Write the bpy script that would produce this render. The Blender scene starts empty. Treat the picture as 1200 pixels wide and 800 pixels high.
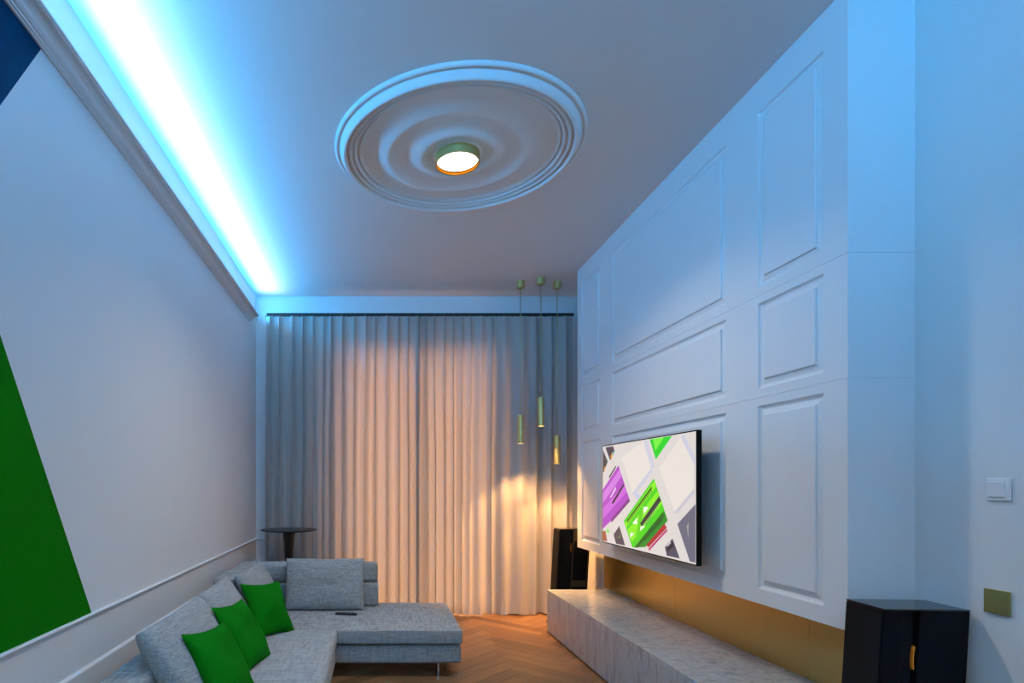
import bpy, bmesh, math, random
from mathutils import Vector, Matrix
random.seed(7)
scene = bpy.context.scene
COL = scene.collection

# ------------------------------------------------------------------ camera
CAM_Z = 1.404
cam_data = bpy.data.cameras.new('camera')
cam_data.sensor_width = 36.0
cam_data.lens = 36.0 * 680.0 / 1200.0
cam_data.shift_x = 160.0 / 1200.0
cam_data.shift_y = 167.0 / 1200.0
cam_data.clip_start = 0.02
cam = bpy.data.objects.new('camera', cam_data)
cam.location = (0, 0, CAM_Z)
cam.rotation_euler = (math.radians(90), 0, 0)
COL.objects.link(cam)
scene.camera = cam

# ------------------------------------------------------------------ world: warm evening outside the window
world = bpy.data.worlds.new('evening')
world.use_nodes = True
bg = world.node_tree.nodes['Background']
wnt = world.node_tree
w_tc = wnt.nodes.new('ShaderNodeTexCoord'); w_sep = wnt.nodes.new('ShaderNodeSeparateXYZ')
w_mr = wnt.nodes.new('ShaderNodeMapRange'); w_mr.inputs['From Min'].default_value = -0.08; w_mr.inputs['From Max'].default_value = 0.06
w_mx = wnt.nodes.new('ShaderNodeMix'); w_mx.data_type = 'RGBA'
w_mx.inputs[6].default_value = (0.06, 0.035, 0.02, 1)      # dark street below the horizon
w_mx.inputs[7].default_value = (1.0, 0.50, 0.23, 1)        # warm evening sky
wnt.links.new(w_tc.outputs['Generated'], w_sep.inputs[0]); wnt.links.new(w_sep.outputs['Z'], w_mr.inputs['Value'])
wnt.links.new(w_mr.outputs[0], w_mx.inputs[0]); wnt.links.new(w_mx.outputs[2], bg.inputs[0])
bg.inputs[1].default_value = 12.5
scene.world = world

scene.view_settings.view_transform = 'Standard'
scene.view_settings.look = 'None'
scene.view_settings.gamma = 1.0
scene.view_settings.use_curve_mapping = False
scene.view_settings.exposure = 0.12

LED_BLUE = (0.035, 0.42, 1.0)
LED_W_LEFT = 106.0
LED_W_REAR = 200.0
LED_SPREAD = math.radians(180)
BAND_FILL_W = 8.5
LAMP_W = 21.0
LAMP_COL = (1.0, 0.90, 0.74)
REAR_FILL_W = 22.0
PENDANT_W = 62.0
PENDANT_COL = (1.0, 0.50, 0.17)

# ------------------------------------------------------------------ room dimensions
XL, XR = -1.307, 2.228
YB, YF = 6.35, -1.2
ZC = 3.457
XP, YP0, YP1, ZP = 1.95, 2.396, 5.60, 0.797      # media wall face, near end, far end, underside

# ------------------------------------------------------------------ material helpers
def new_mat(name):
    m = bpy.data.materials.new(name)
    m.use_nodes = True
    nt = m.node_tree
    return m, nt, nt.nodes['Principled BSDF']

def N(nt, t, **kw):
    n = nt.nodes.new(t)
    for k, v in kw.items():
        setattr(n, k, v)
    return n

def plain(name, col, rough=0.5, metal=0.0, bump=0.0, bscale=200.0, var=0.0, vscale=4.0, spec=0.5):
    m, nt, b = new_mat(name)
    b.inputs['Base Color'].default_value = (*col, 1)
    b.inputs['Roughness'].default_value = rough
    b.inputs['Metallic'].default_value = metal
    b.inputs['Specular IOR Level'].default_value = spec
    tc = N(nt, 'ShaderNodeTexCoord')
    if bump > 0:
        nz = N(nt, 'ShaderNodeTexNoise')
        nz.inputs['Scale'].default_value = bscale
        nz.inputs['Detail'].default_value = 3
        bp = N(nt, 'ShaderNodeBump')
        bp.inputs['Strength'].default_value = bump
        bp.inputs['Distance'].default_value = 0.002
        nt.links.new(tc.outputs['Object'], nz.inputs['Vector'])
        nt.links.new(nz.outputs['Fac'], bp.inputs['Height'])
        nt.links.new(bp.outputs['Normal'], b.inputs['Normal'])
    if var > 0:
        nz = N(nt, 'ShaderNodeTexNoise')
        nz.inputs['Scale'].default_value = vscale
        nz.inputs['Detail'].default_value = 5
        mx = N(nt, 'ShaderNodeMix', data_type='RGBA')
        mx.inputs[6].default_value = (*[c * (1 - var) for c in col], 1)
        mx.inputs[7].default_value = (*[min(1, c * (1 + var)) for c in col], 1)
        nt.links.new(tc.outputs['Object'], nz.inputs['Vector'])
        nt.links.new(nz.outputs['Fac'], mx.inputs[0])
        nt.links.new(mx.outputs[2], b.inputs['Base Color'])
    return m

def emit(name, col, strength):
    m, nt, b = new_mat(name)
    b.inputs['Base Color'].default_value = (0, 0, 0, 1)
    b.inputs['Roughness'].default_value = 0.35
    b.inputs['Emission Color'].default_value = (*col, 1)
    b.inputs['Emission Strength'].default_value = strength
    return m

def fabric(name, c1, c2, sx=90.0, bump=0.35, rough=0.95, sheen=0.15, spec=0.15):
    """woven cloth: threads running both ways, from stretched noise in object space"""
    m, nt, b = new_mat(name)
    b.inputs['Roughness'].default_value = rough
    b.inputs['Specular IOR Level'].default_value = spec
    b.inputs['Sheen Weight'].default_value = sheen
    tc = N(nt, 'ShaderNodeTexCoord')
    facs = []
    for sc in ((sx * 3, sx * 3, sx * .12), (sx * .12, sx * .8, sx * 3), (sx * .8, sx * .12, sx * 3)):
        mp = N(nt, 'ShaderNodeMapping')
        mp.inputs['Scale'].default_value = sc
        nz = N(nt, 'ShaderNodeTexNoise')
        nz.inputs['Scale'].default_value = 1.0
        nz.inputs['Detail'].default_value = 2
        nt.links.new(tc.outputs['Object'], mp.inputs['Vector'])
        nt.links.new(mp.outputs['Vector'], nz.inputs['Vector'])
        facs.append(nz.outputs['Fac'])
    a = N(nt, 'ShaderNodeMath', operation='ADD')
    a2 = N(nt, 'ShaderNodeMath', operation='ADD')
    nt.links.new(facs[0], a.inputs[0]); nt.links.new(facs[1], a.inputs[1])
    nt.links.new(a.outputs[0], a2.inputs[0]); nt.links.new(facs[2], a2.inputs[1])
    mr = N(nt, 'ShaderNodeMapRange')
    mr.inputs['From Min'].default_value = 1.1
    mr.inputs['From Max'].default_value = 1.9
    nt.links.new(a2.outputs[0], mr.inputs['Value'])
    mx = N(nt, 'ShaderNodeMix', data_type='RGBA')
    mx.inputs[6].default_value = (*c1, 1)
    mx.inputs[7].default_value = (*c2, 1)
    nt.links.new(mr.outputs[0], mx.inputs[0])
    nt.links.new(mx.outputs[2], b.inputs['Base Color'])
    bp = N(nt, 'ShaderNodeBump')
    bp.inputs['Strength'].default_value = bump
    bp.inputs['Distance'].default_value = 0.003
    nt.links.new(mr.outputs[0], bp.inputs['Height'])
    nt.links.new(bp.outputs['Normal'], b.inputs['Normal'])
    return m

M = {}
M['wall'] = plain('wall_paint', (0.74, 0.74, 0.73), 0.85, bump=0.05, bscale=300, spec=0.2)
M['ceiling'] = plain('ceiling_paint', (0.72, 0.71, 0.70), 0.9, bump=0.05, bscale=250, spec=0.2)
M['board'] = plain('lacquered_board', (0.76, 0.77, 0.77), 0.45, bump=0.03, bscale=400, spec=0.35)
M['plaster'] = plain('plaster', (0.74, 0.73, 0.72), 0.75, bump=0.03, spec=0.25)
M['green_paint'] = plain('green_mural_paint', (0.002, 0.155, 0.001), 0.8, var=0.10, vscale=3, spec=0.06)
M['brass'] = plain('brushed_brass', (0.55, 0.39, 0.13), 0.34, metal=1.0, var=0.08, vscale=2.5)
M['brass_dark'] = plain('satin_brass', (0.62, 0.50, 0.20), 0.5, metal=1.0)
M['black'] = plain('black_satin', (0.006, 0.006, 0.007), 0.35)
M['black_matt'] = plain('black_matt', (0.004, 0.004, 0.004), 0.8, spec=0.2)
M['speaker'] = plain('black_lacquer', (0.003, 0.003, 0.004), 0.4, spec=0.10)
M['speaker_frame'] = plain('dark_brown_lacquer', (0.030, 0.017, 0.009), 0.35, spec=0.4)
M['speaker_top'] = plain('black_gloss_top', (0.006, 0.006, 0.007), 0.12, spec=0.6)
M['rail'] = plain('dark_rail', (0.02, 0.017, 0.013), 0.45, metal=0.3)
M['steel'] = plain('steel', (0.55, 0.55, 0.55), 0.25, metal=1.0)
M['plastic_white'] = plain('white_plastic', (0.80, 0.80, 0.80), 0.3)
M['cone'] = plain('orange_cone', (0.95, 0.24, 0.01), 0.45)
M['sofa'] = fabric('grey_melange_cloth', (0.16, 0.165, 0.16), (0.45, 0.45, 0.435), 75)
M['sofa_fuzzy'] = fabric('grey_boucle_cloth', (0.22, 0.22, 0.215), (0.43, 0.43, 0.415), 60, bump=0.5)
M['green'] = fabric('green_cloth', (0.002, 0.12, 0.003), (0.004, 0.18, 0.005), 160, bump=0.12, sheen=0.0, spec=0.06)
M['frame_white'] = plain('white_window_frame', (0.75, 0.74, 0.72), 0.4)

M['reflector'] = plain('amber_reflector', (0.035, 0.0105, 0.0004), 0.7, spec=0.0)

# navy mural paint with brush streaks
m, nt, b = new_mat('navy_mural_paint')
tc = N(nt, 'ShaderNodeTexCoord'); mp = N(nt, 'ShaderNodeMapping'); mp.inputs['Scale'].default_value = (1, 40, 5)
nz = N(nt, 'ShaderNodeTexNoise'); nz.inputs['Scale'].default_value = 1.2; nz.inputs['Detail'].default_value = 6
mx = N(nt, 'ShaderNodeMix', data_type='RGBA')
mx.inputs[6].default_value = (0.0005, 0.030, 0.075, 1); mx.inputs[7].default_value = (0.001, 0.055, 0.125, 1)
nt.links.new(tc.outputs['Object'], mp.inputs['Vector']); nt.links.new(mp.outputs[0], nz.inputs['Vector'])
nt.links.new(nz.outputs['Fac'], mx.inputs[0]); nt.links.new(mx.outputs[2], b.inputs['Base Color'])
b.inputs['Roughness'].default_value = 0.75
b.inputs['Specular IOR Level'].default_value = 0.06
M['navy_paint'] = m

# marble
m, nt, b = new_mat('grey_marble')
tc = N(nt, 'ShaderNodeTexCoord'); mp = N(nt, 'ShaderNodeMapping')
mp.inputs['Rotation'].default_value = (0.25, 0.5, 0.35); mp.inputs['Scale'].default_value = (6.0, 9.0, 1.6)
n1 = N(nt, 'ShaderNodeTexNoise'); n1.inputs['Scale'].default_value = 2.0; n1.inputs['Detail'].default_value = 9
n1.inputs['Distortion'].default_value = 1.1
cr = N(nt, 'ShaderNodeValToRGB')
e = cr.color_ramp.elements
e[0].position = 0.30; e[0].color = (0.35, 0.38, 0.41, 1)
e[1].position = 0.66; e[1].color = (0.54, 0.57, 0.59, 1)
el = e.new(0.47); el.color = (0.49, 0.52, 0.54, 1)
n2 = N(nt, 'ShaderNodeTexNoise'); n2.inputs['Scale'].default_value = 45.0; n2.inputs['Detail'].default_value = 4
mx = N(nt, 'ShaderNodeMix', data_type='RGBA'); mx.blend_type = 'MULTIPLY'; mx.inputs[0].default_value = 0.35
nt.links.new(tc.outputs['Object'], mp.inputs['Vector']); nt.links.new(mp.outputs[0], n1.inputs['Vector'])
nt.links.new(n1.outputs['Fac'], cr.inputs['Fac']); nt.links.new(tc.outputs['Object'], n2.inputs['Vector'])
nt.links.new(cr.outputs['Color'], mx.inputs[6]); nt.links.new(n2.outputs['Fac'], mx.inputs[7])
nt.links.new(mx.outputs[2], b.inputs['Base Color'])
b.inputs['Roughness'].default_value = 0.22
M['marble'] = m

# oak plank: tint differs from plank to plank
m, nt, b = new_mat('oak_plank')
tc = N(nt, 'ShaderNodeTexCoord'); oi = N(nt, 'ShaderNodeObjectInfo'); ge = N(nt, 'ShaderNodeNewGeometry')
ad = N(nt, 'ShaderNodeMath', operation='ADD'); fr = N(nt, 'ShaderNodeMath', operation='FRACT')
nt.links.new(oi.outputs['Random'], ad.inputs[0]); nt.links.new(ge.outputs['Random Per Island'], ad.inputs[1])
nt.links.new(ad.outputs[0], fr.inputs[0])
mp = N(nt, 'ShaderNodeMapping'); mp.inputs['Scale'].default_value = (4, 55, 4)
nz = N(nt, 'ShaderNodeTexNoise', noise_dimensions='4D'); nz.inputs['Scale'].default_value = 1.0; nz.inputs['Detail'].default_value = 6
wm = N(nt, 'ShaderNodeMath', operation='MULTIPLY'); wm.inputs[1].default_value = 40
nt.links.new(fr.outputs[0], wm.inputs[0]); nt.links.new(wm.outputs[0], nz.inputs['W'])
nt.links.new(tc.outputs['Object'], mp.inputs['Vector']); nt.links.new(mp.outputs[0], nz.inputs['Vector'])
c1 = N(nt, 'ShaderNodeMix', data_type='RGBA')
c1.inputs[6].default_value = (0.155, 0.073, 0.030, 1); c1.inputs[7].default_value = (0.30, 0.150, 0.062, 1)
nt.links.new(fr.outputs[0], c1.inputs[0])
c2 = N(nt, 'ShaderNodeMix', data_type='RGBA'); c2.blend_type = 'MULTIPLY'; c2.inputs[0].default_value = 0.6
nt.links.new(c1.outputs[2], c2.inputs[6]); nt.links.new(nz.outputs['Fac'], c2.inputs[7])
nt.links.new(c2.outputs[2], b.inputs['Base Color'])
b.inputs['Roughness'].default_value = 0.38
M['oak'] = m
M['subfloor'] = plain('dark_subfloor', (0.05, 0.03, 0.018), 0.8)

# curtain: cloth that lets the light behind it through
m, nt, b = new_mat('linen_curtain')
out = nt.nodes['Material Output']
tc = N(nt, 'ShaderNodeTexCoord'); mp = N(nt, 'ShaderNodeMapping'); mp.inputs['Scale'].default_value = (320, 320, 14)
nz = N(nt, 'ShaderNodeTexNoise'); nz.inputs['Scale'].default_value = 1; nz.inputs['Detail'].default_value = 2
mx = N(nt, 'ShaderNodeMix', data_type='RGBA')
mx.inputs[6].default_value = (0.42, 0.40, 0.375, 1); mx.inputs[7].default_value = (0.55, 0.53, 0.50, 1)
nt.links.new(tc.outputs['Object'], mp.inputs['Vector']); nt.links.new(mp.outputs[0], nz.inputs['Vector'])
nt.links.new(nz.outputs['Fac'], mx.inputs[0])
df = N(nt, 'ShaderNodeBsdfDiffuse'); tr = N(nt, 'ShaderNodeBsdfTranslucent')
ms = N(nt, 'ShaderNodeMixShader'); ms.inputs[0].default_value = 0.22
nt.links.new(mx.outputs[2], df.inputs['Color']); nt.links.new(mx.outputs[2], tr.inputs['Color'])
nt.links.new(df.outputs[0], ms.inputs[1]); nt.links.new(tr.outputs[0], ms.inputs[2])
nt.links.new(ms.outputs[0], out.inputs['Surface'])
nt.nodes.remove(b)
M['curtain'] = m

# window pane: clear glass with a faint reflection
m, nt, b = new_mat('window_glass')
out = nt.nodes['Material Output']
tb = N(nt, 'ShaderNodeBsdfTransparent'); gb = N(nt, 'ShaderNodeBsdfGlossy'); gb.inputs['Roughness'].default_value = 0.02
ms = N(nt, 'ShaderNodeMixShader'); ms.inputs[0].default_value = 0.06
nt.links.new(tb.outputs[0], ms.inputs[1]); nt.links.new(gb.outputs[0], ms.inputs[2])
nt.links.new(ms.outputs[0], out.inputs['Surface'])
nt.nodes.remove(b)
M['glass'] = m

# ------------------------------------------------------------------ geometry helpers (all coordinates are world metres)
W = {}

def tag(o, label=None, cat=None, group=None, kind=None):
    if label: o['label'] = label
    if cat: o['category'] = cat
    if group: o['group'] = group
    if kind: o['kind'] = kind
    return o

def empty(name, loc, label, cat, group=None):
    o = bpy.data.objects.new(name, None)
    o.empty_display_size = 0.1
    COL.objects.link(o)
    o.location = loc
    W[o.name] = Vector(loc)
    return tag(o, label, cat, group)

def obj(name, bm, mat, parent=None, smooth=False, mats=None):
    bmesh.ops.recalc_face_normals(bm, faces=bm.faces)
    if smooth:
        for f in bm.faces: f.smooth = True
    return obj_raw(name, bm, mat, parent, mats)

def obj_raw(name, bm, mat, parent=None, mats=None):
    me = bpy.data.meshes.new(name)
    if parent is not None:
        off = W[parent.name]
    else:
        cs = [v.co for v in bm.verts]
        off = Vector(((min(c.x for c in cs) + max(c.x for c in cs)) / 2,
                      (min(c.y for c in cs) + max(c.y for c in cs)) / 2, min(c.z for c in cs)))
    bm.transform(Matrix.Translation(-off))
    bm.to_mesh(me); bm.free()
    for mm in (mats or [mat]):
        me.materials.append(mm)
    o = bpy.data.objects.new(name, me)
    COL.objects.link(o)
    if parent is not None:
        o.parent = parent
    else:
        o.location = off
    W[o.name] = off.copy()
    return o

def add_box(bm, x0, x1, y0, y1, z0, z1, bevel=0.0, seg=2):
    r = bmesh.ops.create_cube(bm, size=1.0)
    vs = r['verts']
    for v in vs:
        v.co = Vector((x0 + (v.co.x + .5) * (x1 - x0), y0 + (v.co.y + .5) * (y1 - y0), z0 + (v.co.z + .5) * (z1 - z0)))
    if bevel > 0:
        es = {e for v in vs for e in v.link_edges}
        bmesh.ops.bevel(bm, geom=list(es), offset=bevel, segments=seg, profile=0.5, affect='EDGES', clamp_overlap=True)
    return vs

def box(*a, **k):
    bm = bmesh.new(); add_box(bm, *a, **k); return bm

def add_lathe(bm, prof, cx, cy, seg=48, cap=False):
    rings = []
    for r, z in prof:
        if r < 1e-6:
            rings.append([bm.verts.new((cx, cy, z))])
        else:
            rings.append([bm.verts.new((cx + r * math.cos(2 * math.pi * i / seg), cy + r * math.sin(2 * math.pi * i / seg), z)) for i in range(seg)])
    for a, b_ in zip(rings[:-1], rings[1:]):
        for i in range(seg):
            j = (i + 1) % seg
            if len(a) == 1 and len(b_) == 1: continue
            if len(a) == 1: bm.faces.new((a[0], b_[j], b_[i]))
            elif len(b_) == 1: bm.faces.new((a[i], a[j], b_[0]))
            else: bm.faces.new((a[i], a[j], b_[j], b_[i]))
    return rings

def lathe(prof, cx, cy, seg=48):
    bm = bmesh.new(); add_lathe(bm, prof, cx, cy, seg); return bm

def add_tube(bm, pts, r, seg=8):
    pts = [Vector(p) for p in pts]
    rings = []
    for i, p in enumerate(pts):
        d = (pts[min(i + 1, len(pts) - 1)] - pts[max(i - 1, 0)]).normalized()
        a = d.orthogonal().normalized(); c = d.cross(a)
        rings.append([bm.verts.new(p + r * (math.cos(2 * math.pi * k / seg) * a + math.sin(2 * math.pi * k / seg) * c)) for k in range(seg)])
    for A, B in zip(rings[:-1], rings[1:]):
        # keep rings aligned by nearest start vertex
        s = min(range(seg), key=lambda k: (B[k].co - A[0].co).length)
        B[:] = B[s:] + B[:s]
        if (B[1].co - A[1].co).length > (B[-1].co - A[1].co).length:
            B[:] = [B[0]] + B[:0:-1]
        for k in range(seg):
            j = (k + 1) % seg
            bm.faces.new((A[k], A[j], B[j], B[k]))
    bm.faces.new(rings[0]); bm.faces.new(rings[-1])

def extrude_profile_y(prof, y0, y1):
    """closed (x, z) profile swept along Y"""
    bm = bmesh.new()
    a = [bm.verts.new((x, y0, z)) for x, z in prof]
    c = [bm.verts.new((x, y1, z)) for x, z in prof]
    n = len(prof)
    for i in range(n):
        j = (i + 1) % n
        bm.faces.new((a[i], a[j], c[j], c[i]))
    bm.faces.new(a); bm.faces.new(c)
    return bm

def prism_yz(poly, x0, x1):
    """(y, z) polygon extruded along X"""
    bm = bmesh.new()
    a = [bm.verts.new((x0, y, z)) for y, z in poly]
    c = [bm.verts.new((x1, y, z)) for y, z in poly]
    n = len(poly)
    for i in range(n):
        j = (i + 1) % n
        bm.faces.new((a[i], a[j], c[j], c[i]))
    bm.faces.new(a); bm.faces.new(c)
    return bm

# =================================================================== STRUCTURE
def struct(name, bm, mat, label, cat=None, **k):
    o = obj(name, bm, mat, **k)
    return tag(o, label, cat or name.split('_')[0], kind='structure')

T = 0.15
floor = struct('floor', box(XL - T, XR + T, YF - T, YB + T, -0.12, -0.016), M['subfloor'], 'brown oak herringbone parquet floor in front of the curtain', 'floor')
struct('ceiling', box(XL - T, XR + T, YF - T, YB + .31, ZC, ZC + 0.15), M['ceiling'], 'smooth white ceiling washed by cool blue cove light', 'ceiling')
wall_l = struct('wall_left', box(XL - T, XL, YF - T, YB + T, -0.016, ZC), M['wall'], 'white left wall with green and navy painted shapes', 'wall')
struct('wall_right', box(XR, XR + T, YF - T, YB + T, -0.016, ZC), M['wall'], 'white right wall with switch and brass plate', 'wall')
struct('wall_rear', box(XL, XR, YF - T, YF, -0.016, ZC), M['wall'], 'plain white wall at the unseen end of the room', 'wall')
# back wall with the french-window opening
WX0, WX1, WZ0, WZ1 = -0.40, 1.31, 0.03, 3.06
TB = 0.30
bm = bmesh.new()
add_box(bm, XL, WX0, YB, YB + TB, -0.016, ZC)
add_box(bm, WX1, XR, YB, YB + TB, -0.016, ZC)
add_box(bm, WX0, WX1, YB, YB + TB, WZ1, ZC)
add_box(bm, WX0, WX1, YB, YB + TB, -0.016, WZ0)
struct('wall_back', bm, M['wall'], 'white end wall behind the grey curtains', 'wall')
# window: frame, two sashes, panes
bm = bmesh.new()
f = 0.06
for a in ((WX0, WX0 + f, WZ0, WZ1), (WX1 - f, WX1, WZ0, WZ1), (WX0 + f, WX1 - f, WZ1 - f, WZ1), (WX0 + f, WX1 - f, WZ0, WZ0 + f)):
    add_box(bm, a[0], a[1], YB + .12, YB + .19, a[2], a[3])
win = struct('window_1', bm, M['frame_white'], 'tall double window glowing warm behind the curtains', 'window')
mid = (WX0 + WX1) / 2
for x0, x1 in ((WX0 + f, mid - .005), (mid + .005, WX1 - f)):
    g = 0.05
    bm = bmesh.new()
    for a in ((x0, x0 + g, WZ0 + f, WZ1 - f), (x1 - g, x1, WZ0 + f, WZ1 - f), (x0 + g, x1 - g, WZ1 - f - g, WZ1 - f), (x0 + g, x1 - g, WZ0 + f, WZ0 + f + g)):
        add_box(bm, a[0], a[1], YB + .13, YB + .18, a[2], a[3])
    sash = obj('sash', bm, M['frame_white'], win)
    obj('pane', box(x0 + g, x1 - g, YB + .152, YB + .158, WZ0 + f + g, WZ1 - f - g), M['glass'], sash)
pl = bpy.data.lights.new('window_portal', 'AREA'); pl.shape = 'RECTANGLE'; pl.size = WX1 - WX0; pl.size_y = WZ1 - WZ0
pl.cycles.is_portal = True
po = bpy.data.objects.new('window_portal', pl); po.location = (mid, YB + .28, (WZ0 + WZ1) / 2); po.rotation_euler = (math.radians(-90), 0, 0)
COL.objects.link(po)

# painted mural shapes on the left wall
tag(obj('painted_green_shape', prism_yz([(2.669, .812), (1.777, 2.336), (0.88, .812)], XL, XL + .0015), M['green_paint'], wall_l), 'green painted triangle with a crisp slanted edge')
tag(obj('painted_navy_shape', prism_yz([(2.29, 3.14), (1.777, 2.347), (1.26, 3.14)], XL, XL + .0015), M['navy_paint'], wall_l), 'navy blue painted triangle under the cornice')

# cornices with LED coves
def cornice(xw, s, y0, y1, name, label):
    # s = +1: grows to +x from xw
    p = [(0, 3.062), (.010, 3.062), (.013, 3.070), (.020, 3.072), (.022, 3.082), (.030, 3.086), (.036, 3.094)]
    for i in range(7):           # hollow
        t = i / 6 * math.pi / 2
        p.append((.040 + .042 * (1 - math.cos(t)), 3.098 + .048 * math.sin(t)))
    p += [(.088, 3.148), (.092, 3.153), (.093, 3.158), (.092, 3.165), (.084, 3.165), (.084, 3.140), (0, 3.140)]
    p = [(x, 3.163 - (3.163 - z) * .60 if z < 3.163 else z) for x, z in p]
    return struct(name, extrude_profile_y([(xw + s * x, z) for x, z in p], y0, y1), M['plaster'], label, 'cornice')
cornice(XL, 1, YF, 6.05, 'trim_1', 'white plaster cornice hiding the blue light strip on left wall')

def led(x, s, y0, y1, watts, label, tilt):
    st = obj('light_strip', box(x - .006, x + .006, y0, y1, 3.150, 3.184), M['plastic_white'])
    tag(st, label, 'light strip')
    l = bpy.data.lights.new('strip_light', 'AREA'); l.shape = 'RECTANGLE'
    l.size = .012; l.size_y = y1 - y0; l.energy = watts; l.color = LED_BLUE; l.spread = LED_SPREAD
    o = bpy.data.objects.new('strip_light', l)
    COL.objects.link(o)
    o.parent = st
    o.location = Vector((x, (y0 + y1) / 2, 3.186)) - W[st.name]
    # area lights shine along -Z: turn up, then lean into the room
    o.rotation_euler = (0, math.radians(180 + s * tilt), 0)
    # added tight-beam light that whitens the hot ceiling band over the blue strip
    l2 = bpy.data.lights.new('band_fill', 'AREA'); l2.shape = 'RECTANGLE'; l2.size = .008; l2.size_y = y1 - y0
    l2.energy = BAND_FILL_W; l2.color = (1.0, .80, .72); l2.spread = math.radians(68)
    o2 = bpy.data.objects.new('band_fill', l2); COL.objects.link(o2); o2.parent = st
    o2.location = o.location + Vector((0, 0, .001)); o2.rotation_euler = (0, math.radians(180 + s * 30), 0)
led(XL + .045, 1, YF + .02, 6.19, LED_W_LEFT, 'blue light strip lying in the left wall cornice', 62)

# the same cove on the wall behind the camera
p = [(0, 3.062), (.022, 3.082), (.040, 3.098), (.070, 3.12), (.088, 3.148), (.093, 3.158), (.092, 3.165), (.084, 3.165), (.084, 3.140), (0, 3.140)]
bm = bmesh.new()
ra = [bm.verts.new((XL + .094, YF + q[0], q[1])) for q in p]; rb = [bm.verts.new((XR, YF + q[0], q[1])) for q in p]
for i in range(len(p)):
    bm.faces.new((ra[i], ra[(i + 1) % len(p)], rb[(i + 1) % len(p)], rb[i]))
bm.faces.new(ra); bm.faces.new(rb)
struct('trim_4', bm, M['plaster'], 'white plaster cornice on the unseen near wall', 'cornice')
st = tag(obj('light_strip', box(XL + .12, XR - .02, YF + .039, YF + .051, 3.140, 3.184), M['plastic_white']), 'blue light strip in the cornice of the unseen near wall', 'light strip')
l = bpy.data.lights.new('strip_light', 'AREA'); l.shape = 'RECTANGLE'; l.size = XR - XL - .16; l.size_y = .012; l.energy = LED_W_REAR; l.color = LED_BLUE; l.spread = LED_SPREAD
o = bpy.data.objects.new('strip_light', l); COL.objects.link(o); o.parent = st
o.location = Vector(((XL + XR) / 2 + .05, YF + .045, 3.186)) - W[st.name]
o.rotation_euler = (math.radians(180 - 32), 0, 0)

# dado rail, its return on the end wall, and the deep baseboard
struct('trim_2', extrude_profile_y([(XL, .793), (XL + .006, .795), (XL + .010, .800), (XL + .017, .804), (XL + .019, .809), (XL + .016, .813), (XL, .814)], YF, YB), M['plaster'], 'white chair rail along the left wall above the sofa', 'chair rail')
bm = bmesh.new(); add_box(bm, XL + .019, XL + .082, YB - .019, YB, .794, .814, bevel=.004)
struct('trim_3', bm, M['plaster'], 'short return of the chair rail beside the curtain', 'chair rail')
struct('baseboard_left', extrude_profile_y([(XL, 0), (XL + .016, 0), (XL + .016, .575), (XL + .010, .583), (XL, .585)], YF, YB), M['plaster'], 'tall white baseboard behind the sofa', 'baseboard')
struct('baseboard_back', box(XL + .016, WX0 - .02, YB - .014, YB, 0, .12), M['plaster'], 'low white baseboard behind the left curtain', 'baseboard')

# ------------------------------------------------------------------ media wall with raised panels
COLS = [(2.526, 2.960), (3.230, 4.787), (5.042, 5.488)]
BOARDS = [(ZP, 1.8427, .873, 1.801), (1.8441, 2.3597, 1.887, 2.322), (2.3611, ZC, 2.405, 3.295)]
bm = box(XP + .03, XR, YP0 + .02, YP1 - .02, ZP + .02, ZC)
wall_m = struct('wall_media', bm, M['black_matt'], 'white panelled media wall that overhangs the marble bench', 'wall')
for (z0, z1, pz0, pz1) in BOARDS:
    ys = [YP0] + [y for c in COLS for y in c] + [YP1]
    zs = [z0, pz0, pz1, z1]
    bm = bmesh.new()
    V = {}
    def vv(i, j):
        if (i, j) not in V: V[(i, j)] = bm.verts.new((XP, ys[i], zs[j]))
        return V[(i, j)]
    for i in range(len(ys) - 1):
        for j in range(3):
            if j == 1 and i in (1, 3, 5): continue
            bm.faces.new((vv(i, j), vv(i, j + 1), vv(i + 1, j + 1), vv(i + 1, j)))
    # returns: near end, far end, bottom and top edges, and reveals of the openings
    def quad(*p):
        bm.faces.new([bm.verts.new(q) for q in p])
    quad((XP, YP0, z0), (XR, YP0, z0), (XR, YP0, z1), (XP, YP0, z1))
    quad((XP, YP1, z0), (XR, YP1, z0), (XR, YP1, z1), (XP, YP1, z1))
    quad((XP, YP0, z0), (XR, YP0, z0), (XR, YP1, z0), (XP, YP1, z0))
    quad((XP, YP0, z1), (XP + .03, YP0, z1), (XP + .03, YP1, z1), (XP, YP1, z1))
    bmesh.ops.remove_doubles(bm, verts=bm.verts, dist=1e-5)
    brd = obj('wall_board', bm, M['board'], wall_m)
    for (y0, y1) in COLS:
        # concentric loops: (inset from edge, x offset from face)
        loops = [(0, 0), (.0012, .0025), (.004, .003), (.0055, .009), (.012, .0125), (.020, .014), (.046, .0075), (.0465, .001), (.049, -.0015), (.053, -.002)]
        b2 = bmesh.new(); rings = []
        for ins, dx in loops:
            rings.append([b2.verts.new((XP + dx, y, z)) for y, z in ((y0 + ins, pz0 + ins), (y1 - ins, pz0 + ins), (y1 - ins, pz1 - ins), (y0 + ins, pz1 - ins))])
        for A, B in zip(rings[:-1], rings[1:]):
            for k in range(4):
                b2.faces.new((A[k], A[(k + 1) % 4], B[(k + 1) % 4], B[k]))
        b2.faces.new(rings[-1])
        obj('raised_panel', b2, M['board'], brd)

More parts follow.
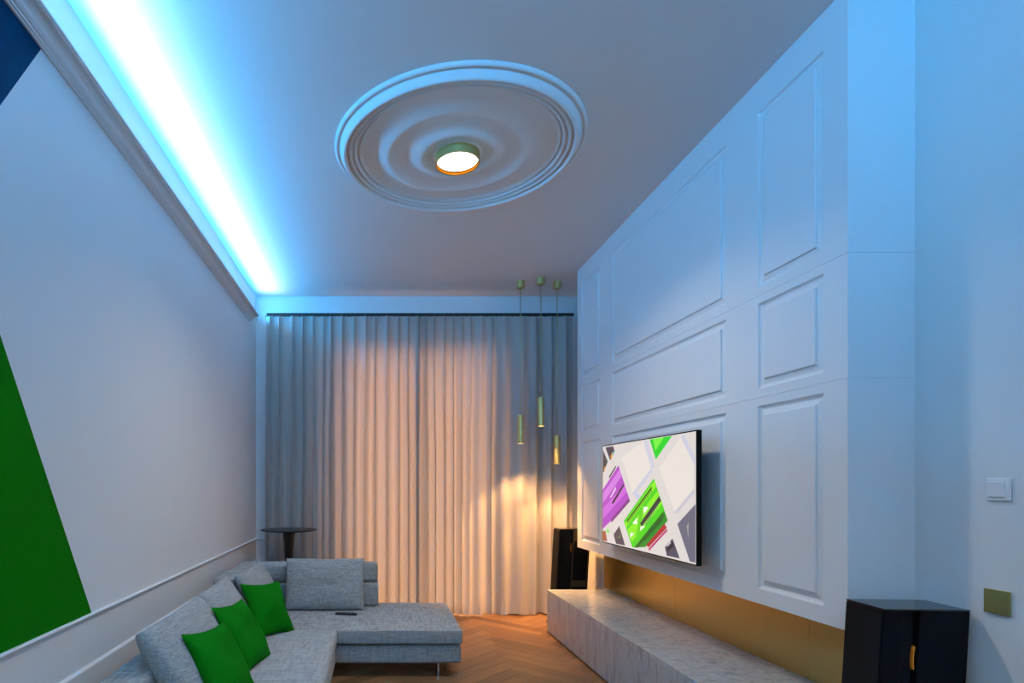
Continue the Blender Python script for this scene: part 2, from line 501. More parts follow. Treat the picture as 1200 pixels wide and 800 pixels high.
# ------------------------------------------------------------------ parquet: herringbone planks
PL, PW = 0.70, 0.117
def plank_bm(l, w, d=.016):
    bm = bmesh.new(); add_box(bm, -l / 2, l / 2, -w / 2 + .0008, w / 2 - .0008, -d, 0, bevel=.0012, seg=1); return bm
bm = plank_bm(PL, PW); pme = bpy.data.meshes.new('plank'); bm.to_mesh(pme); bm.free(); pme.materials.append(M['oak'])
rest = bmesh.new(); near = []
s2 = math.sqrt(.5)
for k in range(-60, 61):
    for j in range(-12, 13):
        for typ in (0, 1):
            # herringbone lattice in plank units (u along 45 deg, v across)
            if typ == 0:
                u, v, a = k * PW + j * PL + PL / 2, k * PW - j * PL + PW / 2, 0.0
            else:
                u, v, a = k * PW + j * PL - PW / 2 + PW * 0 , k * PW - j * PL + PL / 2 , math.pi / 2
                u, v = k * PW + j * PL - PW / 2, k * PW - j * PL + PW - PL / 2 + PL - PW + 0.0
            x = .60 + s2 * (u - v); y = 3.0 + s2 * (u + v); ang = a + math.pi / 4
            if not (XL - .1 < x < XR + .1 and YF - .1 < y < YB + .1): continue
            near.append((x, y, ang))
vis = [p for p in near if -.45 < p[0] < 1.9 and 3.4 < p[1] < YB + .05]
vis.sort(key=lambda p: p[1])
vis_set = set(vis[:300])
for (x, y, ang) in near:
    if (x, y, ang) in vis_set:
        o = bpy.data.objects.new('plank', pme); COL.objects.link(o); o.parent = floor
        o.location = Vector((x, y, 0)) - W['floor']; o.rotation_euler = (0, 0, ang)
    else:
        t = plank_bm(PL, PW); t.transform(Matrix.Translation((x, y, 0)) @ Matrix.Rotation(ang, 4, 'Z'))
        tm = bpy.data.meshes.new('t'); t.to_mesh(tm); t.free(); rest.from_mesh(tm); bpy.data.meshes.remove(tm)
tag(obj_raw('parquet_rest', rest, M['oak'], floor), kind='stuff')

# =================================================================== THINGS
# ------------------------------------------------------------------ ceiling rose and flush lamp
RX, RY = 0.503, 3.559
prof = [(.750, ZC), (.750, ZC - .008), (.744, ZC - .014), (.734, ZC - .016), (.727, ZC - .010), (.722, ZC - .012)]
for i in range(9):
    t = i / 8
    prof.append((.720 - .040 * t, ZC - .014 - .030 * math.sin(t * math.pi * .72)))
prof += [(.677, ZC - .018), (.672, ZC - .016), (.668, ZC - .024), (.661, ZC - .033), (.652, ZC - .036), (.646, ZC - .030), (.643, ZC - .018), (.638, ZC - .015), (.634, ZC - .024), (.628, ZC - .031), (.621, ZC - .031),
         (.616, ZC - .024), (.613, ZC - .012), (.609, ZC - .009), (.605, ZC - .018), (.600, ZC - .022), (.594, ZC - .020), (.588, ZC - .011), (.575, ZC - .009), (.54, ZC - .010), (.51, ZC - .012), (.48, ZC - .017), (.455, ZC - .026), (.435, ZC - .033), (.42, ZC - .035),
         (.405, ZC - .031), (.39, ZC - .025), (.365, ZC - .020), (.33, ZC - .018), (.30, ZC - .019), (.275, ZC - .024), (.25, ZC - .033), (.23, ZC - .040), (.215, ZC - .041), (.20, ZC - .036), (.185, ZC - .028), (.16, ZC - .024), (.0, ZC - .024)]
prof = [(r_, ZC - (ZC - z_) * (1.35 if r_ > .58 else 1.25)) for r_, z_ in prof]
tag(obj('ceiling_rose', lathe(prof, RX, RY, 128), M['plaster'], smooth=True), 'large round plaster ceiling rose with concentric mouldings around the lamp', 'ceiling rose')

def flush_lamp(cx, cy, watts, label, zt):
    r = empty('ceiling_lamp', (cx, cy, zt - .085), label, 'lamp', None)
    zb = zt - .066
    obj('lamp_canopy', lathe([(0, zt), (.152, zt), (.152, zt - .008), (.132, zt - .014), (0, zt - .014)], cx, cy, 64), M['plastic_white'], r, smooth=False)
    obj('lamp_ring', lathe([(.128, zt - .010), (.135, zt - .010), (.135, zb), (.1275, zb), (.1275, zt - .010), (.128, zt - .010)], cx, cy, 64), M['brass_dark'], r, smooth=False)
    obj('reflector', lathe([(.1272, zb + .0005), (.1255, zb + .0005), (.1255, zb + .027), (.1272, zb + .027), (.1272, zb + .0005)], cx, cy, 64), M['reflector'], r)
    obj('diffuser', lathe([(0, zb + .021), (.125, zb + .021), (.125, zb + .027), (0, zb + .027)], cx, cy, 64), emit('lamp_glow', (1.0, .93, .82), 6.0), r)
    l = bpy.data.lights.new('lamp_light', 'AREA'); l.shape = 'DISK'; l.size = .24; l.energy = watts; l.color = LAMP_COL; l.spread = math.radians(135)
    o = bpy.data.objects.new('lamp_light', l); COL.objects.link(o); o.parent = r
    o.location = Vector((cx, cy, zb + .019)) - W[r.name]
    return r
flush_lamp(RX, RY, LAMP_W, 'round flush lamp with brass ring glowing in the ceiling rose', ZC - .024)
flush_lamp(RX, -.65, REAR_FILL_W, 'added warm fill light in a flush lamp shape, unseen behind the camera', ZC)  # unseen fill, added to warm the right-hand wall from behind the camera

# ------------------------------------------------------------------ pendants
def pendant(x, y, ztop, label):
    r = empty('pendant_lamp', (x, y, ztop - .287), label, 'pendant lamp', 'brass tube pendants hanging by the curtain')
    zb = ztop - .287
    obj('ceiling_cup', lathe([(0, ZC), (.038, ZC), (.039, ZC - .004), (.039, ZC - .068), (.036, ZC - .072), (0, ZC - .072)], x, y, 32), M['brass_dark'], r)
    bm = bmesh.new(); add_tube(bm, [(x, y, ZC - .07), (x, y, (ZC + ztop) / 2), (x, y, ztop - .004)], .0035, 8)
    obj('cord', bm, M['brass_dark'], r, smooth=True)
    obj('tube', lathe([(0, ztop), (.029, ztop), (.031, ztop - .003), (.031, zb), (.028, zb), (.028, zb + .010), (.028, ztop - .006), (0, ztop - .006)], x, y, 32), M['brass_dark'], r)
    obj('lens', lathe([(0, zb + .006), (.0275, zb + .006), (.0275, zb + .010), (0, zb + .010)], x, y, 32), emit('pendant_glow', (1, .75, .42), 10.0), r)
    l = bpy.data.lights.new('pendant_light', 'SPOT'); l.energy = PENDANT_W; l.color = PENDANT_COL
    l.spot_size = math.radians(92); l.spot_blend = .45; l.shadow_soft_size = .022
    o = bpy.data.objects.new('pendant_light', l); COL.objects.link(o); o.parent = r
    o.location = Vector((x, y, zb - .002)) - W[r.name]
    # the reflector's bright inner beam
    l2 = bpy.data.lights.new('pendant_beam', 'SPOT'); l2.energy = PENDANT_W * 1.6; l2.color = PENDANT_COL
    l2.spot_size = math.radians(46); l2.spot_blend = .9; l2.shadow_soft_size = .02
    o2 = bpy.data.objects.new('pendant_beam', l2); COL.objects.link(o2); o2.parent = r
    o2.location = o.location
pendant(1.470, 5.88, 2.147 - .043, 'brass tube pendant farthest from the panelled wall, middle height')
pendant(1.646, 5.77, 2.31 - .043, 'brass tube pendant hung highest, between the other two')
pendant(1.845, 5.89, 1.94 - .043, 'brass tube pendant hung lowest, nearest the panelled wall')

# ------------------------------------------------------------------ curtains and rail
CY, ZR = 6.205, 3.215
rail = empty('curtain_rail', (.47, CY, ZR - .02), 'dark slim curtain rail running across the end wall', 'curtain rail')
obj('track', box(-1.165, 2.118, CY - .012, CY + .012, ZR - .016, ZR + .014, bevel=.003), M['rail'], rail)
for x in (-1.05, -.25, .47, 1.25, 2.0):
    obj('bracket', box(x - .012, x + .012, CY + .010, YB, ZR - .002, ZR + .010), M['rail'], rail)

def curtain(x0, x1, wts, seed, soft, label, crease=None, lead_out=None):
    rnd = random.Random(seed)
    folds = len(wts)
    n = int(folds * 16); nz = 44
    # uneven fold spacing
    amps = [rnd.uniform(.45, 1.2) * (.6 + .4 * w_) for w_ in wts]
    for i in range(folds):
        xx = x0 + (x1 - x0) * (i + .5) / folds
        k = soft(xx)
        amps[i] *= k
    tot = sum(wts); edges = [0]
    for w_ in wts: edges.append(edges[-1] + w_ / tot)
    drift = [rnd.uniform(-1, 1) for _ in range(folds + 1)]
    bm = bmesh.new(); grid = []
    for j in range(nz + 1):
        t = j / nz
        z = .012 + (ZR - .018 - .012) * t
        row = []
        for i in range(n + 1):
            s = i / n * folds
            k = min(int(s), folds - 1); fr_ = s - k
            a0, a1 = edges[k], edges[k + 1]
            px = a0 + (a1 - a0) * fr_
            ph = 2 * math.pi * fr_
            # pinched narrow pleats at the top, rounder and drifting folds below
            kk = min(1, (1 - t) * 2.2)
            am = (amps[k] * (1 - fr_) + amps[min(k + 1, folds - 1)] * fr_)
            wave = math.cos(ph) * .8 + .22 * math.cos(2 * ph + 1.2 + drift[k])
            pinch = math.copysign(abs(math.cos(ph)) ** .7, math.cos(ph))
            dy = am * (.050 * wave * (.55 + .6 * kk) * 1.0 + .010 * pinch * (1 - kk))
            dd = drift[k] * (1 - fr_) + drift[k + 1] * fr_
            x = x0 + (x1 - x0) * px + .020 * am * math.sin(ph) + .018 * dd * kk * kk
            dy += .010 * math.sin(3.1 * px * 6 + seed) * kk
            if crease:
                g = math.exp(-((x - crease) / .028) ** 2)
                dy += .085 * g
            if lead_out is not None:      # the leading edge turns into the room (negative) or away from it
                pos, amt = lead_out
                g = max(0.0, 1 - abs(x - pos) / .055)
                dy += amt * g * g * (3 - 2 * g) * (.45 + .55 * kk)
            if t < .045:      # gathered hem
                hh = (1 - t / .045)
                dy += .008 * hh * math.sin(px * 150 + seed)
                z2 = z - .0 + .006 * math.sin(px * 37 + seed * 2) * hh
            else: z2 = z
            row.append(bm.verts.new((x, CY + dy - .004 * kk, z2)))
        grid.append(row)
    for j in range(nz):
        for i in range(n):
            bm.faces.new((grid[j][i], grid[j][i + 1], grid[j + 1][i + 1], grid[j + 1][i]))
    # hem band
    for f_ in bm.faces: f_.smooth = True
    r = empty('curtain', ((x0 + x1) / 2, CY, .012), label, 'curtain', 'floor length curtains on the end wall')
    o = obj('cloth', bm, M['curtain'], r, smooth=True)
    # heading tape and gliders
    for k in range(folds):
        px = x0 + (x1 - x0) * edges[k]
        obj('glider', box(px - .005, px + .005, CY - .004, CY + .004, ZR - .024, ZR - .012), M['rail'], r)
    return r
curtain(-1.172, .47, [.8, 1.1, 1.5, .7, 1.2, .9, .75, 1.4, 1.0, 1.3, .7, 1.6, .8, 1.0, .7], 3, lambda x: .85, 'grey linen curtain covering the sofa side of the window', lead_out=(.47, .05))
curtain(.425, 2.112, [.6, 1.0, .8, 1.3, .7, 1.1, .8, 1.4, 1.0, 1.7, 1.9, 1.6, 1.2, 1.8], 11, lambda x: .9 if x < 1.15 else .55, 'grey linen curtain behind the three pendants, beside the panelled wall', crease=1.762, lead_out=(.425, -.075))

# ------------------------------------------------------------------ marble bench
bx0, bx1, bz = 1.631, XR - .004, .402
bench = empty('marble_bench', (1.93, 4.0, 0), 'long low grey marble bench under the panelled wall', 'bench')
def slab(name, *a):
    return obj(name, box(*a, bevel=.0022, seg=1), M['marble'], bench)
for y0, y1 in ((3.478, 5.519), (2.45, 3.474)):
    slab('top_slab', bx0, bx1, y0, y1, bz - .022, bz)
for y0, y1 in ((4.453, 5.519), (3.458, 4.449), (2.45, 3.454)):
    slab('front_panel', bx0, bx0 + .02, y0, y1, .012, bz - .0225)
slab('end_panel', bx0 + .0205, bx1, 5.497, 5.519, .012, bz - .0225)
slab('end_panel', bx0 + .0205, bx1, 2.45, 2.472, .012, bz - .0225)
obj('plinth', box(bx0 + .022, bx1 - .02, 2.48, 5.49, 0, bz - .024), M['black_matt'], bench)

# brass sheets behind the bench
bs = empty('brass_backplate', (2.234, 4.1, bz), 'brass sheet lining the gap between marble bench and panelled wall', 'backplate')
for y0, y1 in ((4.307, 5.64), (2.97, 4.305), (2.40, 2.968)):
    obj('brass_sheet', box(XR - .0085, XR - .001, y0, y1, bz + .001, ZP - .001), M['brass'], bs)

# ------------------------------------------------------------------ television
XT = 1.82; TY0, TY1, TZ0, TZ1 = 3.288, 4.655, .938, 1.712
tv = empty('television', (XT + .02, 3.97, TZ0), 'wall mounted flat television showing green and purple tiles', 'television')
obj('housing', box(XT + .0006, XT + .030, TY0, TY1, TZ0, TZ1, bevel=.002), M['black_matt'], tv)
obj('rear_cover', box(XT + .030, XT + .055, TY0 + .25, TY1 - .25, TZ0 + .04, TZ0 + .45, bevel=.006), M['black_matt'], tv)
obj('wall_mount', box(XT + .055, XP + .004, 3.80, 4.10, 1.15, 1.50, bevel=.004), M['black_matt'], tv)
scr = obj('screen', box(XT, XT + .0010, TY0 + .008, TY1 - .008, TZ0 + .008, TZ1 - .008), emit('screen_background', (.66, .62, .60), 1.0), tv)
SHAPES = [
 ('pale_tile', (.74, .69, .64), [(0.274, 0.866), (0.537, 0.993), (0.621, 0.746), (0.408, 0.521)]),
 ('pale_tile', (.74, .69, .64), [(0.705, 0.742), (0.906, 0.976), (1.01, 0.771), (1.01, 0.567), (0.851, 0.381)]),
 ('pale_edge', (.55, .55, .66), [(0.906, 0.976), (0.93, 1.0), (1.03, .80), (1.02, .75)]),
 ('pale_edge', (.57, .57, .68), [(0.537, 0.993), (0.575, 0.998), (0.665, .745), (0.621, .746)]),
 ('pale_edge', (.52, .51, .58), [(0.851, 0.381), (1.01, 0.567), (1.022, .54), (.868, .365)]),
 ('pale_edge', (.55, .56, .66), [(0.408, 0.521), (0.621, 0.746), (.640, .715), (.43, .49)]),
 ('green_triangle', (.01, .60, .02), [(0.606, 1.001), (0.829, 1.0), (0.671, 0.818)]),
 ('light_green_triangle', (.16, .80, .05), [(0.641, 1.0), (0.752, 1.0), (0.666, 0.893)]),
 ('purple_tile', (.42, .06, .52), [(0.0, 0.546), (0.229, 0.793), (0.379, 0.446), (0.12, 0.226), (0.0, 0.129)]),
 ('lilac_stripe', (.60, .20, .68), [(0.0, 0.50), (0.245, .755), (.275, .69), (0.0, .40)]),
 ('lilac_stripe', (.56, .13, .66), [(0.0, 0.345), (0.31, .60), (.34, .53), (0.0, .235)]),
 ('dark_purple_edge', (.20, .03, .22), [(0.127, 0.247), (0.367, 0.474), (0.379, 0.443), (0.127, 0.208)]),
 ('black_bar', (.02, .015, .03), [(0.134, 0.415), (0.297, 0.612), (0.305, 0.591), (0.155, 0.402)]),
 ('white_mark', (.75, .55, .80), [(0.106, 0.463), (0.189, 0.583), (0.196, 0.554), (0.127, 0.469)]),
 ('black_bar', (.03, .02, .04), [(0.092, 0.682), (0.189, 0.791), (0.196, 0.776), (0.102, 0.666)]),
 ('green_tile', (.05, .62, .01), [(0.299, 0.246), (0.651, 0.657), (0.789, 0.305), (0.554, 0.042), (0.408, 0.01)]),
 ('lime_stripe', (.24, .82, .02), [(0.312, 0.229), (0.656, 0.636), (0.676, 0.586), (0.33, 0.185)]),
 ('lime_stripe', (.22, .78, .02), [(0.345, 0.165), (0.69, 0.55), (0.735, 0.44), (0.40, 0.06)]),
 ('dark_green_edge', (.008, .25, .02), [(0.432, 0.014), (0.752, 0.385), (0.789, 0.305), (0.559, 0.042)]),
 ('deep_green_edge', (.004, .12, .015), [(0.432, 0.014), (0.740, 0.372), (0.755, 0.335), (0.48, 0.022)]),
 ('dotted_line', (.02, .10, .01), [(0.336, 0.255), (0.626, 0.586), (0.634, 0.569), (0.346, 0.243)]),
 ('cross_stroke', (.10, .62, .01), [(0.36, 0.20), (0.40, 0.23), (0.60, 0.34), (0.555, 0.30)]),
 ('cross_stroke', (.10, .60, .01), [(0.44, 0.06), (0.475, 0.08), (0.535, 0.36), (0.50, 0.36)]),
 ('dark_bar', (.025, .03, .035), [(0.50, 0.247), (0.705, 0.505), (0.725, 0.467), (0.52, 0.218)]),
 ('white_triangle', (.80, .85, .70), [(0.537, 0.402), (0.596, 0.402), (0.543, 0.333)]),
 ('white_triangle', (.80, .85, .70), [(0.466, 0.3), (0.408, 0.235), (0.466, 0.233)]),
 ('white_triangle', (.80, .85, .70), [(0.505, 0.221), (0.559, 0.232), (0.505, 0.177)]),
 ('white_triangle', (.80, .85, .70), [(0.385, 0.147), (0.432, 0.144), (0.379, 0.091)]),
 ('red_strip', (.40, .02, .03), [(0.757, 0.277), (0.78, 0.243), (0.596, 0.045), (0.569, 0.061)]),
 ('magenta_line', (.45, .02, .16), [(0.778, 0.235), (0.786, 0.22), (0.601, 0.016), (0.593, 0.032)]),
 ('charcoal_tile', (.07, .055, .08), [(0.162, 0.094), (0.242, 0.192), (0.318, 0.011), (0.196, 0.007)]),
 ('green_mark', (.10, .30, .08), [(0.205, 0.075), (0.245, 0.085), (0.28, 0.14), (0.25, 0.07)]),
 ('slate_tile', (.13, .13, .19), [(0.877, 0.287), (1.03, 0.456), (1.032, 0.012), (0.983, 0.011)]),
 ('grey_triangle', (.30, .29, .28), [(0.955, 0.281), (0.975, 0.313), (0.971, 0.179)]),
 ('charcoal_tile', (.07, .07, .11), [(0.762, 0.08), (0.834, 0.164), (0.898, 0.015), (0.78, 0.012)]),
 ('white_ring', (.45, .45, .55), [(0.776, 0.106), (0.812, 0.139), (0.818, 0.122), (0.785, 0.086)]),
 ('black_bar', (.015, .015, .03), [(0.775, 0.075), (0.835, 0.135), (0.845, 0.105), (0.785, 0.045)]),
 ('charcoal_tile', (.06, .05, .07), [(0.042, 0.991), (0.155, 0.993), (0.175, 0.947), (0.113, 0.849)]),
 ('charcoal_tile', (.06, .05, .05), [(0.005, 0.969), (0.078, 0.842), (0.02, 0.734), (0.005, 0.735)]),
 ('orange_mark', (.85, .35, .02), [(0.113, 0.889), (0.148, 0.935), (0.141, 0.857)]),
 ('teal_mark', (.02, .45, .55), [(0.148, 0.93), (0.182, 0.941), (0.148, 0.886)]),
 ('orange_mark', (.85, .40, .02), [(0.015, 0.754), (0.042, 0.804), (0.042, 0.753)]),
 ('pale_blue_mark', (.48, .55, .72), [(0.443, 0.513), (0.494, 0.519), (0.499, 0.48), (0.454, 0.46)]),
 ('green_mark', (.15, .75, .05), [(0.056, 0.124), (0.085, 0.148), (0.099, 0.11), (0.071, 0.091)]),
 ('brown_mark', (.35, .10, .03), [(0.0, 0.103), (0.042, 0.117), (0.071, 0.011), (0.0, 0.002)]),
]
bm = bmesh.new(); smats = []
for k, (nm, col, poly) in enumerate(SHAPES):
    smats.append(emit('screen_' + nm, col, 1.0))
    xo = XT - .00012 - .00003 * k
    vs = []
    for a, b_ in poly:
        y = max(TY0 + .009, min(TY1 - .009, 4.645 - a * 1.31)); z = max(TZ0 + .009, min(TZ1 - .009, .948 + b_ * .752))
        vs.append(bm.verts.new((xo, y, z)))
    fc = bm.faces.new(vs); fc.material_index = k
# rows of fine printed ticks on the green and purple tiles
def ticks(a0, b0, a1, b1, n, col):
    smats.append(emit('screen_tick', col, 1.0))
    for i in range(n):
        t = (i + .2) / n; t2 = (i + .65) / n
        p = []
        for tt, h in ((t, .0), (t2, .0), (t2, .022), (t, .022)):
            a = a0 + (a1 - a0) * tt + h * .5; b_ = b0 + (b1 - b0) * tt - h
            p.append(bm.verts.new((XT - .0018, 4.645 - a * 1.31, .948 + b_ * .752)))
        fc = bm.faces.new(p); fc.material_index = len(smats) - 1
ticks(.342, .240, .628, .568, 20, (.02, .12, .01))
ticks(.545, .115, .735, .325, 18, (.005, .04, .01))
ticks(.56, .255, .69, .445, 9, (.10, .12, .13))
obj_raw('screen_picture', bm, None, scr, mats=smats)

# ------------------------------------------------------------------ loudspeakers
def speaker(cx, cy, rot, label, h=.937, framed=False):
    r = empty('loudspeaker', (cx, cy, 0), label, 'loudspeaker', 'black tower loudspeakers')
    lean = Matrix.Identity(4); lean[0][2] = .055
    tf = Matrix.Translation((cx, cy, 0)) @ Matrix.Rotation(rot, 4, 'Z') @ lean
    def part(name, a, mat, par=r, bev=.004):
        bm = box(*a, bevel=bev); bm.transform(tf)
        return obj(name, bm, mat, par)
    # local: front baffle toward -x, depth along x, width along y
    part('plinth', (-.18, .16, -.125, .125, 0, .022), M['black'])
    part('front_baffle', (-.160, -.095, -.098, .098, .022, h - .006), M['speaker'])
    part('core', (-.095, -.035, -.070, .070, .022, h - .006), M['black_matt'], bev=0)
    part('cabinet', (-.035, .140, -.098, .098, .022, h - .006), M['speaker'])
    part('top_plate', (-.160, .140, -.098, .098, h - .006, h), M['speaker_top'], bev=.002)
    part('grille', (-.165, -.160, -.090, .090, .05, h - .02), M['black_matt'], bev=.002)
    if framed:      # raised frame around the side opening
        x0, x1, z0, z1 = -.030, .136, .06, h - .012
        for a in ((x0, x0 + .012, z0, z1), (x1 - .014, x1, z0, z1), (x0 + .012, x1 - .014, z1 - .11, z1), (x0 + .012, x1 - .014, .40, .46)):
            part('side_frame', (a[0], a[1], -.106, -.098, a[2], a[3]), M['speaker_frame'], bev=.001)
    # side woofer in the slot, its orange cone just showing
    for s in (-1, 1):
        bm = bmesh.new(); add_lathe(bm, [(0, .016), (.02, .018), (.024, .010), (.058, .016), (.066, .019), (.070, .012), (.070, 0)], 0, 0, 40)
        bm.transform(tf @ Matrix.Translation((-.0265, s * .0705, h - .185)) @ Matrix.Rotation(-s * math.pi / 2, 4, 'X') @ Matrix.Scale(.22, 4, (1, 0, 0)) @ Matrix.Scale(.85, 4))
        obj('woofer', bm, M['cone'], r, smooth=True)
    return r
speaker(2.018, 2.258, math.radians(-4), 'black tower loudspeaker standing by the light switch wall', .937)
speaker(1.915, 5.78, math.radians(0), 'black tower loudspeaker between the curtain and the marble bench', .965, framed=True)

# ------------------------------------------------------------------ switch and brass plate on the right wall
sw = empty('light_switch', (XR, 2.071, 1.344), 'white square light switch on the right wall', 'light switch')
obj('switch_frame', box(XR - .010, XR, 2.030, 2.112, 1.344, 1.426, bevel=.003), M['plastic_white'], sw)
obj('rocker', box(XR - .016, XR - .009, 2.045, 2.100, 1.357, 1.413, bevel=.003), M['plastic_white'], sw)
bp_ = empty('brass_plate', (XR, 2.072, .940), 'square brass plate below the white light switch', 'wall plate')
obj('plate_face', box(XR - .012, XR - .004, 2.029, 2.115, .940, 1.026, bevel=.0015), plain('brass_plate_face', (.46, .40, .14), .45, metal=1.0), bp_)
obj('plate_back', box(XR - .004, XR, 2.034, 2.110, .945, 1.021), M['plastic_white'], bp_)

# ------------------------------------------------------------------ sofa
SEAT = .353
def soft_box(x0, x1, y0, y1, z0, z1, bev=.03, crown=.0, seg=4, nx=10, ny=10, nzc=1, axis='z'):
    """box of upholstery: rounded edges, faces gently crowned"""
    bm = bmesh.new()
    add_box(bm, x0, x1, y0, y1, z0, z1, bevel=bev, seg=seg)
    for ax, (a, b_), n in ((0, (x0, x1), nx), (1, (y0, y1), ny), (2, (z0, z1), nzc)):
        for i in range(1, n):
            no = Vector((0, 0, 0)); no[ax] = 1
            lo, hi = a + bev, b_ - bev
            co = Vector((0, 0, 0)); co[ax] = lo + (hi - lo) * i / n
            bmesh.ops.bisect_plane(bm, geom=bm.verts[:] + bm.edges[:] + bm.faces[:], plane_co=co, plane_no=no, dist=1e-5)
    if crown:
        cx, cy = (x0 + x1) / 2, (y0 + y1) / 2
        for v in bm.verts:
            fx = 1 - abs((v.co.x - cx) / ((x1 - x0) / 2)) ** 4; fy = 1 - abs((v.co.y - cy) / ((y1 - y0) / 2)) ** 4
            if v.co.z > (z0 + z1) / 2: v.co.z += crown * max(0, fx) * max(0, fy)
    return bm
sofa = empty('corner_sofa', (-.5, 4.2, 0), 'light grey L-shaped corner sofa with a chaise end along the curtain', 'sofa')
SX0 = -1.185
obj('chaise_base', soft_box(SX0, .625, 4.215, 5.17, .10, .23, .018), M['sofa'], sofa, smooth=True)
cc = obj('chaise_cushion', soft_box(-.99, .632, 4.20, 5.185, .243, SEAT - .006, .016, crown=.008), M['sofa'], sofa, smooth=True)
bm = bmesh.new(); add_tube(bm, [(-.26, 4.203, SEAT - .014), (.2, 4.202, SEAT - .013), (.622, 4.203, SEAT - .014)], .0022, 6); obj('piping', bm, M['sofa'], cc, smooth=True)
obj('seat_base', soft_box(SX0, -.29, 1.90, 4.21, .10, .23, .018), M['sofa'], sofa, smooth=True)
obj('seat_cushion', soft_box(-.99, -.275, 1.92, 4.225, .243, SEAT - .004, .034, crown=.014, nx=12, ny=24), M['sofa_fuzzy'], sofa, smooth=True)
obj('backrest', soft_box(SX0, -.995, 1.92, 5.16, .232, .565, .022), M['sofa'], sofa, smooth=True)
obj('backrest', soft_box(-.993, .025, 4.965, 5.165, SEAT + .004, .560, .022), M['sofa'], sofa, smooth=True)
obj('backrest_bolster', soft_box(SX0, -1.02, 4.20, 5.16, .567, .722, .034), M['sofa'], sofa, smooth=True)
obj('backrest_bolster', soft_box(-1.018, .022, 4.97, 5.16, .566, .722, .034), M['sofa'], sofa, smooth=True)
for x, y in ((.46, 4.30), (.46, 5.08), (-1.08, 5.08), (-1.08, 2.05), (-.42, 2.05)):
    obj('leg', box(x - .006, x + .006, y - .05, y + .05, 0, .102), M['steel'], sofa)

# ------------------------------------------------------------------ cushions
def pillow(w, h, t, n=22, pinch=.05, boxy=.45, dent=0.0, seed=0, wrinkle=.004):
    """stuffed cushion in local XY, thickness along Z; returns bmesh"""
    bm = bmesh.new(); rnd = random.Random(seed)
    ph = [rnd.uniform(0, 6.28) for _ in range(6)]
    def pt(i, j, side):
        u = -1 + 2 * i / n; v = -1 + 2 * j / n
        # denser near the rims
        u = math.sin(u * math.pi / 2); v = math.sin(v * math.pi / 2)
        x = w / 2 * u * (1 - pinch * (1 - v * v)); y = h / 2 * v * (1 - pinch * (1 - u * u))
        prof = max(0, (1 - u * u)) ** boxy * max(0, (1 - v * v)) ** boxy
        z = t / 2 * prof
        z += wrinkle * prof * (math.sin(3.1 * u + 2.3 * v + ph[0]) + .7 * math.sin(5.3 * v - 2 * u + ph[1]))
        if dent: z -= dent * math.exp(-((u / .28) ** 2 + ((v + .02) / .10) ** 2))
        return Vector((x, y, side * z))
    top = {}; bot = {}
    for i in range(n + 1):
        for j in range(n + 1):
            top[i, j] = bm.verts.new(pt(i, j, 1))
            rim = i in (0, n) or j in (0, n)
            bot[i, j] = top[i, j] if rim else bm.verts.new(pt(i, j, -1))
    for i in range(n):
        for j in range(n):
            bm.faces.new((top[i, j], top[i + 1, j], top[i + 1, j + 1], top[i, j + 1]))
            q = (bot[i, j], bot[i, j + 1], bot[i + 1, j + 1], bot[i + 1, j])
            if len(set(q)) == 4 and set(q) != {top[i, j], top[i + 1, j], top[i + 1, j + 1], top[i, j + 1]}:
                bm.faces.new(q)
    return bm

def place(bm, centre, facing, lean, roll=0.0):
    """local +Z (cushion front) looks along compass angle 'facing' in XY, tipped back by lean; local +Y is up"""
    mat = (Matrix.Translation(centre) @ Matrix.Rotation(facing, 4, 'Z') @ Matrix.Rotation(math.radians(90) - lean, 4, 'X') @ Matrix.Rotation(roll, 4, 'Z'))
    bm.transform(mat)
    return bm
R = math.radians
# after the X rotation the cushion front looks to -Y; facing +90 deg turns it to +X
def cushion(name, w, h, t, c, facing, lean, mat, label, group, roll=0, **k):
    return tag(obj(name, place(pillow(w, h, t, **k), c, facing, lean, roll), mat, smooth=True), label, 'cushion', group)
G1, G2 = 'grey back cushions on the sofa', 'green throw pillows on the sofa'
cushion('back_cushion', .66, .43, .17, (-.425, 4.875, .565), R(0), R(12), M['sofa'], 'grey rectangular cushion facing the room, leaning on the chaise backrest', G1, dent=.022, pinch=.02, boxy=.28, seed=1)
cushion('back_cushion', .86, .44, .21, (-.945, 3.01, .550), R(90), R(32), M['sofa_fuzzy'], 'large grey cushion nearest the camera, against the left wall', G1, pinch=.02, boxy=.30, seed=2)
cushion('back_cushion', .68, .42, .19, (-.965, 3.79, .560), R(92), R(30), M['sofa_fuzzy'], 'grey cushion in the middle of the row along the left wall', G1, pinch=.03, boxy=.32, seed=3)
cushion('back_cushion', .78, .43, .16, (-.895, 4.53, .563), R(90), R(28), M['sofa_fuzzy'], 'grey cushion in the sofa corner, behind the farthest green pillow', G1, pinch=.02, boxy=.30, seed=4)
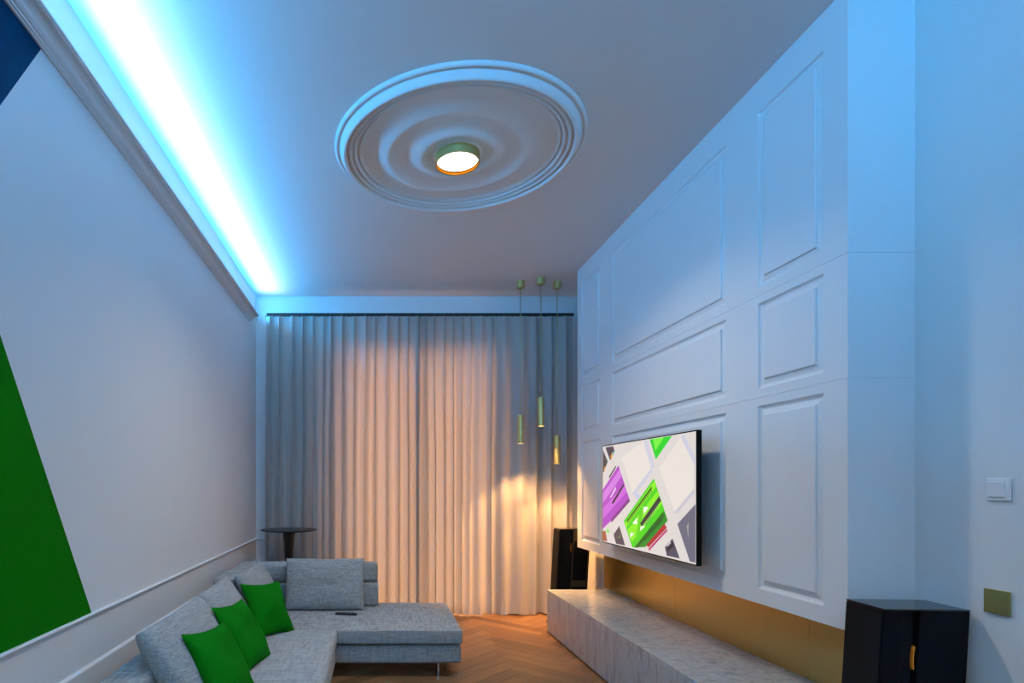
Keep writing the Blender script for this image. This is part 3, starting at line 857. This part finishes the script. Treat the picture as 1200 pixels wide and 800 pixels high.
cushion('throw_pillow', .40, .40, .14, (-.768, 2.890, .512), R(78), R(32), M['green'], 'green throw pillow nearest the camera, cut by the picture edge', G2, pinch=.11, boxy=.5, wrinkle=.013, roll=R(-5), seed=5)
cushion('throw_pillow', .42, .42, .14, (-.775, 3.41, .522), R(82), R(31), M['green'], 'green throw pillow in the middle of the three', G2, pinch=.11, boxy=.5, wrinkle=.013, roll=R(-5), seed=6)
cushion('throw_pillow', .38, .40, .14, (-.758, 4.10, .525), R(58), R(28), M['green'], 'green throw pillow farthest from the camera, in the sofa corner', G2, pinch=.11, boxy=.5, wrinkle=.013, roll=R(-5), seed=7)

# ------------------------------------------------------------------ remote control
bm = soft_box(-.088, .088, -.020, .020, 0, .016, .006, nx=4, ny=2)
bm.transform(Matrix.Translation((-.235, 4.655, SEAT + .003)) @ Matrix.Rotation(R(-10), 4, 'Z'))
rm = tag(obj('remote_control', bm, M['black'], smooth=True), 'slim black remote control lying on the chaise', 'remote')
for i in range(5):
    for j in range(2):
        b2 = bmesh.new(); add_box(b2, -.006, .006, -.004, .004, .0155, .0175)
        b2.transform(Matrix.Translation((-.235, 4.655, SEAT + .003)) @ Matrix.Rotation(R(-10), 4, 'Z') @ Matrix.Translation((-.06 + .028 * i, -.008 + .016 * j, 0)))
        obj('button', b2, M['black_matt'], rm)

# ------------------------------------------------------------------ side table
tx, ty, tz = -.854, 5.72, .958
tb_ = empty('side_table', (tx, ty, 0), 'round black pedestal table behind the sofa corner', 'table')
obj('table_top', lathe([(0, tz - .020), (.19, tz - .020), (.262, tz - .012), (.276, tz - .005), (.276, tz - .002), (.272, tz), (0, tz)], tx, ty, 64), M['black'], tb_, smooth=False)
pr = []
for i in range(25):
    t = i / 24
    z = .012 + (tz - .032) * t
    rr = .032 + .030 * max(0, (t - .45) / .55) ** 1.8 + .19 * max(0, (.30 - t) / .30) ** 2.6
    pr.append((rr, z))
obj('pedestal', lathe([(0, 0), (.225, 0), (.225, .012)] + pr + [(0, tz - .020)], tx, ty, 48), M['black'], tb_, smooth=True)
